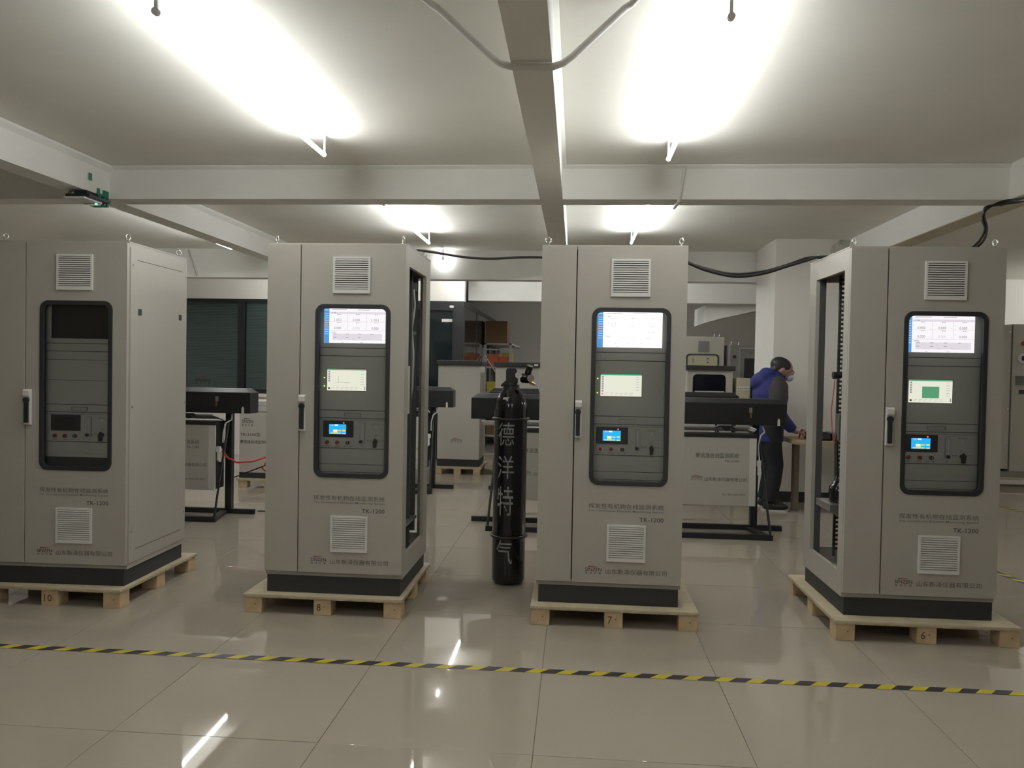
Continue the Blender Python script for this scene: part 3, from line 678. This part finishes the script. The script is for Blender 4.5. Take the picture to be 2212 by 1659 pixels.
# brushed metal cabinet by the pier
t = thing('metal_cabinet', 'brushed metal cabinet with dark glass door, left of the white pier', 'cabinet', (2.06, 10.8, 0))
B().box(0, 0, .08, .62, .6, 1.78).o('body', 'alumetal', t, bev=.004); B().box(.01, .01, 0, .6, .58, .08).o('plinth', 'plinth', t)
B().frame(.12, .3, .60, 1.74, .015, -.02, 0).o('door_frame', 'steel', t)
B().box(.19, -.012, .9, .59, -.004, 1.60).o('glass_door', 'darkglass', t)
b = B(); text(b, 'TK-5000', .245, 1.65, .40, 1.685, -.003); b.o('model_lettering', 'inkgrey', t)
B().disc((.06, 1.62), .022, -.02, 0, 12).o('gauge', 'gasket', t)
for ex in (.03, .13): link('eyebolt', EYE, None, t, (ex, .08, 1.78))
# beige console
t = thing('beige_console', 'beige bench console with a row of small sockets behind the person', 'console', (1.99, 9.95, 0))
B().box(0, 0, .0, .155, .5, .98).o('pedestal', 'beige', t); B().box(-.01, -.02, .98, .16, .52, 1.34).o('console_body', 'beige', t, bev=.006)
B().box(.0, -.026, 1.19, .155, -.019, 1.24).o('socket_strip', 'whiteplastic', t)
for k in range(6): B().disc((.015+k*.026, 1.215), .006, -.032, -.024, 8).o('socket', 'inkgrey', t)
# model 1100 cabinet in the left gap
t = thing('floor_cabinet', 'light grey cabinet marked TK-1100 on a pallet behind the red hose', 'cabinet', (-3.81, 8.7, 0))
B().box(-.02, -.03, .08, .7, .6, .105).o('pallet_board', 'ply', t)
for u in (0, .3, .58): B().box(u, -.02, 0, u+.1, .08, .08).o('pallet_block', 'block', t)
B().box(.0, 0, .105, .66, .55, .17).o('plinth', 'plinth', t)
bd = B().box(0, 0, .17, .66, .55, .86).o('body', 'panelgrey', t, bev=.003); B().box(0, 0, .866, .66, .55, .93).o('lid', 'panelgrey', t, bev=.003)
B().box(-.03, .03, .935, .70, .5, .985).o('top_tray', 'panelgrey', t)
logo(bd, .025, .70, .16, .79, -.001)
b = B(); text(b, 'TK-1100型', .01, .585, .245, .625, -.001); text(b, '氨逃逸在线监测系统', .01, .50, .38, .54, -.001); b.o('cabinet_lettering', 'ink', bd)
# white drum by the second cabinet
t = thing('plastic_drum', 'white plastic drum half hidden behind the second cabinet', 'drum', (-2.63, 7.55, 0))
B().lathe([(.15, 0), (.165, .02), (.17, .10), (.165, .22), (.15, .28), (.10, .31), (.05, .32)], 28).o('drum_body', 'whiteplastic', t, smooth=True); B().lathe([(.045, .32), (.045, .35), (.04, .355)], 16).o('drum_cap', 'red', t)
tag(B().tube([(-3.25, 7.05, .60), (-3.19, 7.03, .54), (-3.10, 7.03, .50), (-2.96, 7.05, .51), (-2.82, 7.12, .56), (-2.66, 7.25, .63)], .009).o('red_hose', 'redhose', smooth='all'), 'red hose curving from the analyser box towards the second cabinet', 'hose')
tag(B().tube([(-2.62, 7.35, .51), (-2.80, 7.3, .49), (-2.92, 7.25, .47), (-2.95, 7.25, .42), (-2.88, 7.28, .36), (-2.78, 7.30, .31), (-2.66, 7.33, .30)], .008).o('red_hose', 'redhose', smooth='all'), 'short looped red hose above the white drum', 'hose')
tag(B().tube([(-3.3, 7.3, .30), (-3.05, 7.35, .40), (-2.8, 7.35, .50), (-2.6, 7.4, .56)], .006).o('black_cable', 'cable', smooth='all'), 'thin black cable rising below the red hose', 'cable')
tag(B().tube([(-3.0, 7.28, .008), (-2.85, 7.3, .008), (-2.7, 7.25, .008), (-2.55, 7.3, .008)], .006).o('floor_cable', 'cable', smooth='all'), 'black cable lying on the floor by the left stand foot', 'cable')
# ================================================================== steel rack with cartons
t = thing('storage_rack', 'grey steel storage rack behind the low cabinets', 'rack', (-1.675, 14.3, 0))
for u in (0, .46):
    for yy in (0, 1.2, 2.4): B().box(u, yy, 0, u+.042, yy+.042, 1.86).o('upright', 'rackpost', t)
for z in (.15, .55, .95, 1.40, 1.83): B().box(0, 0, z, .50, 2.44, z+.03).o('shelf', 'rackpost', t)
B().box(.042, .002, 1.73, .46, .03, 1.755).o('cross_bar', 'rackpost', t)
for z0, z1 in ((1.62, 1.20), (.80, .40)):
    B().tube([(.02, -.006, z0), (.30, -.006, z1)], .013, 4).o('brace', 'rackpost', t)
def carton(x, y, z, w_, d_, h_, m, label, name='carton'):
    c = thing(name, label, 'box', (x, y, z), 0, 'boxes on the steel rack')
    B().box(0, 0, 0, w_, d_, h_).o('box_body', m, c, bev=.004); B().box(-.003, -.003, h_-.025, w_+.003, d_+.003, h_+.001).o('lid', m, c)
carton(-1.62, 14.36, 1.432, .20, .4, .23, 'orange', 'left orange box on the rack shelf below the top')
carton(-1.41, 14.36, 1.432, .19, .4, .18, 'orange', 'right orange box on the rack shelf below the top')
carton(-1.40, 14.9, 1.432, .19, .3, .26, 'tapeyellow', 'yellow box deeper on the rack shelf behind the right orange one')
carton(-1.62, 14.36, .982, .36, .4, .17, 'tapeyellow', 'dull yellow box on the middle rack shelf')
carton(-1.62, 14.36, .582, .38, .4, .26, 'plinth', 'black box on the lower rack shelf')
carton(-1.66, 14.34, 1.862, .40, .5, .40, 'carton', 'brown carton on top of the steel rack')
carton(-1.62, 14.36, .182, .38, .4, .26, 'carton', 'brown carton on the bottom rack shelf')
# ================================================================== far beige cabinet on the right
t = thing('far_cabinet', 'beige tall cabinet with gauges on a pallet at the right edge', 'cabinet', (5.63, 10.7, 0))
B().box(-.25, -.05, .085, .9, .8, .11).o('pallet_board', 'ply', t)
for u in (-.25, .25, .75): B().box(u, -.05, 0, u+.12, .06, .085).o('pallet_block', 'block', t)
B().box(-.2, 0, .11, .85, .75, .19).o('plinth', 'alumetal', t)
B().box(-.2, .0, .22, -.015, .74, 2.09).o('side_bay', 'cabgrey', t, bev=.004); B().box(0, -.01, .19, .85, .74, 2.10).o('body', 'cabgrey', t, bev=.004)
for z in (2.0, 1.5, 1.0, .55, .28): B().disc((-.04, z), .010, -.008, 0, 8).o('bolt', 'zinc', t)
B().disc((.13, 1.85), .03, -.03, -.01, 14).o('red_button', 'red', t); B().disc((.13, 1.66), .065, -.022, -.01, 24).o('gauge', 'plasticgrey', t)
B().box(.105, -.03, 1.63, .17, -.02, 1.69).o('gauge_display', 'scrdark', t); B().box(.045, -.02, 1.31, .26, -.01, 1.43).o('name_plate', 'inkgrey', t); B().box(.09, -.02, 1.20, .2, -.01, 1.25).o('slot', 'gasket', t)
# ================================================================== table and things on it
t = thing('work_table', 'round-cornered wooden work table with thick legs before the pier', 'table', (2.19, 8.05, 0))
tp = [(0.0, .12), (.03, .04), (.12, 0), (.9, 0), (.9, .62), (.12, .62), (.03, .58), (0, .5)]
B().prism(tp, 'z', .70, .745).o('table_top', 'tabletop', t, bev=.006)
for u, v in ((.095, .30), (.80, .06), (.80, .52)): B().lathe([(.038, 0), (.038, .70)], 16, (u, v, 0)).o('leg', 'tableleg', t, smooth=True)
tb = thing('tool_tray', 'dark tool tray on the near end of the work table', 'tray', (2.37, 8.12, .745))
B().box(0, 0, 0, .20, .25, .012).box(0, 0, 0, .012, .25, .07).box(.188, 0, 0, .2, .25, .07).box(0, 0, 0, .2, .012, .07).box(0, .238, 0, .2, .25, .07).o('tray_body', 'plinth', tb); B().box(.03, .03, .012, .17, .2, .06).o('tray_contents', 'carton', tb)
tb = thing('parts_box', 'small grey parts box behind the dark tray on the table', 'box', (2.60, 8.2, .745))
B().box(0, 0, 0, .22, .2, .07).o('box_body', 'alumetal', tb, bev=.004); B().box(-.004, -.004, .055, .224, .204, .075).o('lid', 'steel', tb)
tb = thing('red_pliers', 'small red-handled tool sticking up from the tray', 'tool', (2.335, 8.42, .745))
B().tube([(0, 0, 0), (.01, 0, .06), (.03, .0, .09)], .008, 6).o('handle', 'redhose', tb); B().tube([(0, 0, 0), (.03, 0, .07), (.06, 0, .085)], .007, 6).o('jaw', 'steel', tb)
# ================================================================== cables overhead
def cabl(pts, r, label, name='overhead_cable'):
    out = []
    P = [Vector(p) for p in pts]
    for i in range(len(P)-1):
        p0, p1, p2, p3 = P[max(i-1, 0)], P[i], P[i+1], P[min(i+2, len(P)-1)]
        for k in range(6):
            s = k/6; out.append(.5*((2*p1)+(p2-p0)*s+(2*p0-5*p1+4*p2-p3)*s*s+(3*p1-p0-3*p2+p3)*s**3))
    out.append(P[-1]); return B().tube(out, r, 8).mesh(name, smooth='all')
def strand(root, pts, r): return link('strand', cabl(pts, r, ''), 'cable', root)
tag(link('overhead_cable', cabl([(-1.15, 5.0, 2.121), (-1.06, 5.05, 2.165), (-.981, 5.05, 2.164), (-.739, 5.05, 2.128), (-.559, 5.05, 2.118), (-.38, 5.05, 2.128), (-.226, 5.05, 2.129), (-.10, 5.05, 2.122)], .0075, ''), 'cable'), 'black cable strung between the second and third cabinet tops', 'cable')
t = thing('overhead_cable', 'pair of black cables sagging between the third and fourth cabinet tops', 'cable', (0, 0, 0))
strand(t, [(.50, 5.0, 2.124), (.57, 4.97, 2.126), (.625, 4.96, 2.112), (.682, 4.95, 2.086), (.801, 4.95, 2.04), (.97, 4.95, 2.007), (1.136, 4.95, 2.028), (1.274, 4.95, 2.072), (1.383, 4.95, 2.106), (1.44, 4.94, 2.124), (1.52, 4.93, 2.126), (1.60, 4.93, 2.123)], .010)
strand(t, [(.50, 5.03, 2.124), (.60, 5.0, 2.124), (.69, 4.98, 2.090), (.83, 4.97, 2.047), (.97, 4.96, 2.024), (1.136, 4.96, 2.042), (1.274, 4.96, 2.082), (1.40, 4.96, 2.126), (1.52, 4.98, 2.134), (1.60, 4.98, 2.121)], .006)
t = thing('cable_bundle', 'black cables dropping from the right beam onto the rightmost cabinet', 'cable', (0, 0, 0))
for k, dx in enumerate((0, .022)):
    strand(t, [(3.05, 5.2, 2.615), (2.75, 5.0, 2.50-.01*k), (2.562, 4.85, 2.452), (2.455-dx, 4.8, 2.438-.02*k), (2.372-dx, 4.8, 2.40), (2.335+dx*.6, 4.8, 2.342), (2.350+dx*.6, 4.8, 2.275), (2.318+dx, 4.8, 2.20), (2.23+dx, 4.8, 2.121)], .007)
link('taped_bundle', cabl([(3.0, 5.3, 2.60), (2.85, 5.1, 2.545), (2.6, 4.88, 2.462), (2.48, 4.82, 2.436), (2.44, 4.82, 2.425)], .016, ''), 'cable', t)
# ================================================================== conduits on the beams
def pipe(pts, r, label): return tag(B().tube(pts, r, 12).o('conduit', 'whiteplastic', smooth='all'), label, 'pipe')
pr = .014
pts = [(-.64, 1.85, ZC-.015), (-.64, 2.85, ZC-.015), (-.63, 3.05, ZC-.016), (-.60, 3.12, ZC-.022), (-.575, 3.13, ZC-.034), (-.36, 3.14, 2.655), (-.325, 3.14, 2.630), (-.285, 3.14, 2.617), (-.24, 3.145, 2.615), (-.16, 3.15, 2.615), (-.115, 3.15, 2.617), (-.075, 3.15, 2.630), (-.04, 3.15, 2.655), (.165, 3.16, ZC-.034), (.19, 3.15, ZC-.022), (.22, 3.08, ZC-.016), (.23, 2.85, ZC-.015), (.23, 1.85, ZC-.015)]
pipe(pts, pr, 'white conduit bent under the centre beam')
pipe([(.74, 5.675, ZC-.02), (.73, 5.675, 2.80), (.708, 5.675, 2.64), (.705, 5.70, 2.622), (.70, 5.92, 2.622)], .012, 'thin white conduit running down the cross beam')
pipe([(-5.0, 9.82, ZC-.02), (-4.93, 9.82, 2.7), (-4.88, 9.82, 2.53)], .012, 'thin white conduit on the far beam at left')
# ================================================================== strapped emergency sign under the left beam
t = thing('exit_sign', 'dark emergency sign strapped under the left beam with green tape', 'sign', (-3.59, 5.45, 2.579))
B().box(-.05, -.10, .0, .13, .16, .022).o('sign_case', 'gasket', t, bev=.003); B().box(-.055, -.11, -.012, .10, .10, .0).o('sign_plate', 'whiteplastic', t)
B().box(-.02, -.05, .022, .08, .10, .056).o('bracket', 'gasket', t)
for yy in (.08, .15, .19): B().box(.06, yy, -.014, .085, yy+.018, .10).box(-.03, yy, -.016, .085, yy+.018, -.012).o('green_strap', 'green', t)
B().box(.086, .06, .05, .09, .19, .065).o('green_strap', 'green', t)
B().box(.082, -.03, .135, .086, .0, .185).o('green_tape_end', 'green', t)
B().disc((.07, -.016), .008, .07, .08, 8).o('status_light', 'ledlime', t)
for u in (-.045, -.03): B().tube([(u, -.08, .02), (u+.01, -.06, .056)], .004, 6).o('hanger_wire', 'gasket', t)
# ================================================================== the person
def ellipsoid(c, r, rotY=0, n=20, m=14):
    vs = []; fs = []
    for i in range(m+1):
        th = math.pi*i/m
        for k in range(n):
            a = 2*math.pi*k/n
            p = Vector((r[0]*math.sin(th)*math.cos(a), r[1]*math.sin(th)*math.sin(a), r[2]*math.cos(th)))
            p = Matrix.Rotation(rotY, 3, 'Y') @ p; vs.append(p+Vector(c))
    for i in range(m):
        for k in range(n): fs.append((i*n+k, (i+1)*n+k, (i+1)*n+(k+1) % n, i*n+(k+1) % n))
    return vs, fs
def fuse(name, m, parent, pieces, voxel):
    b = B()
    for vs, fs in pieces: b.add(vs, fs)
    me = b.mesh(name); ob = bpy.data.objects.new('tmp', me); COL.objects.link(ob)
    rm = ob.modifiers.new('r', 'REMESH'); rm.mode = 'VOXEL'; rm.voxel_size = voxel; rm.use_smooth_shade = True
    sm = ob.modifiers.new('s', 'SMOOTH'); sm.iterations = 3; sm.factor = .5
    dg = bpy.context.evaluated_depsgraph_get(); res = bpy.data.meshes.new_from_object(ob.evaluated_get(dg))
    bpy.data.objects.remove(ob); bpy.data.meshes.remove(me); res.name = name; res.materials.clear()
    return link(name, res, m, parent)
pn = thing('person', 'person in blue hooded jacket and face mask bending over the work table', 'person', (2.03, 8.35, 0))
def loft(secs, n=20):        # stacked ellipses (x, y, z, rx, ry)
    vs = []; fs = []; m = len(secs)
    for x, y, z, rx, ry in secs:
        for k in range(n): a = 2*math.pi*k/n; vs.append((x+rx*math.cos(a), y+ry*math.sin(a), z))
    for i in range(m-1):
        for k in range(n): fs.append((i*n+k, i*n+(k+1) % n, (i+1)*n+(k+1) % n, (i+1)*n+k))
    fs += [tuple(reversed(range(n))), tuple((m-1)*n+k for k in range(n))]; return vs, fs
def limb(pts, rs, n=14): b = B().tube(pts, rs, n); return b.v, b.f
HT = math.radians(36)
def legp(s, k=0): return limb([(-.03, s*.09, .88), (-.01, s*.095, .66), (.03, s*.10, .47), (.01, s*.10, .30), (-.03, s*.10, .09)], [.095+k, .078+k, .058+k, .058+k, .040+k*1.4])
def armp(s, k=0): return limb([(-.02, s*.16, 1.335), (-.005, s*.215, 1.22), (0, s*.245, 1.04), (.08, s*.215, .93), (.17, s*.17, .845)], [.055+k, .050+k, .040+k, .036+k, .027+k])
pieces = [loft([(-.03, 0, .82, .08, .12), (-.03, 0, .92, .11, .155), (-.03, 0, 1.06, .10, .14), (-.04, 0, 1.22, .115, .165), (-.03, 0, 1.33, .09, .15), (-.01, 0, 1.37, .055, .07)]),
          limb([(-.015, 0, 1.34), (.04, 0, 1.41), (.08, 0, 1.45)], [.060, .055, .055]),
          ellipsoid((.095, 0, 1.462), (.108, .078, .108), HT), ellipsoid((.155, 0, 1.395), (.052, .052, .066), HT), ellipsoid((.208, 0, 1.418), (.015, .013, .022), HT)]
for s in (-1, 1):
    pieces += [legp(s), armp(s), ellipsoid((.035, s*.105, .045), (.115, .042, .036)), ellipsoid((.205, s*.155, .825), (.048, .040, .017), .25), ellipsoid((.080, s*.080, 1.447), (.016, .010, .030), HT)]
    for dy, L in ((-.030, .062), (-.010, .074), (.010, .070), (.028, .055)):      # fingers curled over the work
        y0 = s*.15+dy
        pieces.append(limb([(.225, y0, .822), (.235+L*.55, y0, .815), (.235+L*.85, y0, .795), (.235+L*.9, y0, .775)], [.0095, .009, .008, .006], 8))
    pieces.append(limb([(.19, s*.15-s*.02, .815), (.215, s*.15-s*.05, .805), (.25, s*.15-s*.055, .795)], [.012, .010, .007], 8))
fuse('body', 'skin', pn, pieces, .007)
fuse('hair', 'hair', pn, [ellipsoid((.086, 0, 1.487), (.116, .086, .090), HT*.8), ellipsoid((.020, 0, 1.455), (.045, .074, .062), HT)], .008)
fuse('face_mask', 'mask', pn, [ellipsoid((.170, 0, 1.372), (.044, .056, .046), HT)], .007)
for s in (-1, 1): fuse('eye', 'shoe', pn, [ellipsoid((.197, s*.030, 1.440), (.007, .012, .006), HT)], .003)
jk = [loft([(-.03, 0, .70, .150, .195), (-.03, 0, .90, .152, .195), (-.03, 0, 1.06, .150, .195), (-.04, 0, 1.20, .160, .205), (-.035, 0, 1.31, .135, .19), (-.01, 0, 1.38, .095, .11)])]
for s in (-1, 1): jk.append(armp(s, .026))
jk += [ellipsoid((-.120, 0, 1.335), (.115, .135, .085), math.radians(-38)), ellipsoid((-.045, 0, 1.405), (.085, .115, .062), math.radians(20)), limb([(-.01, 0, 1.33), (.06, 0, 1.385), (.115, 0, 1.36)], [.105, .088, .055])]
fuse('jacket', 'jacket', pn, jk, .012)
for s in (-1, 1):
    fuse('shoulder_panel', 'jacketgrey', pn, [limb([(.0, s*.165, 1.355), (.012, s*.205, 1.28), (.012, s*.232, 1.16), (.006, s*.252, 1.04)], [.070, .096, .094, .072])], .012)
fuse('trousers', 'trousers', pn, [loft([(-.03, 0, .76, .12, .17), (-.03, 0, .90, .13, .175)]), legp(-1, .022), legp(1, .022)], .012)
for s in (-1, 1):
    sh = fuse('shoe', 'shoe', pn, [ellipsoid((.035, s*.105, .045), (.135, .052, .044)), ellipsoid((-.03, s*.102, .07), (.06, .05, .05))], .008)
    B().prism([(-.10, s*.105-.045), (.12, s*.105-.05), (.165, s*.105), (.12, s*.105+.05), (-.10, s*.105+.045)], 'z', .0, .016).o('sole', 'plasticgrey', sh)
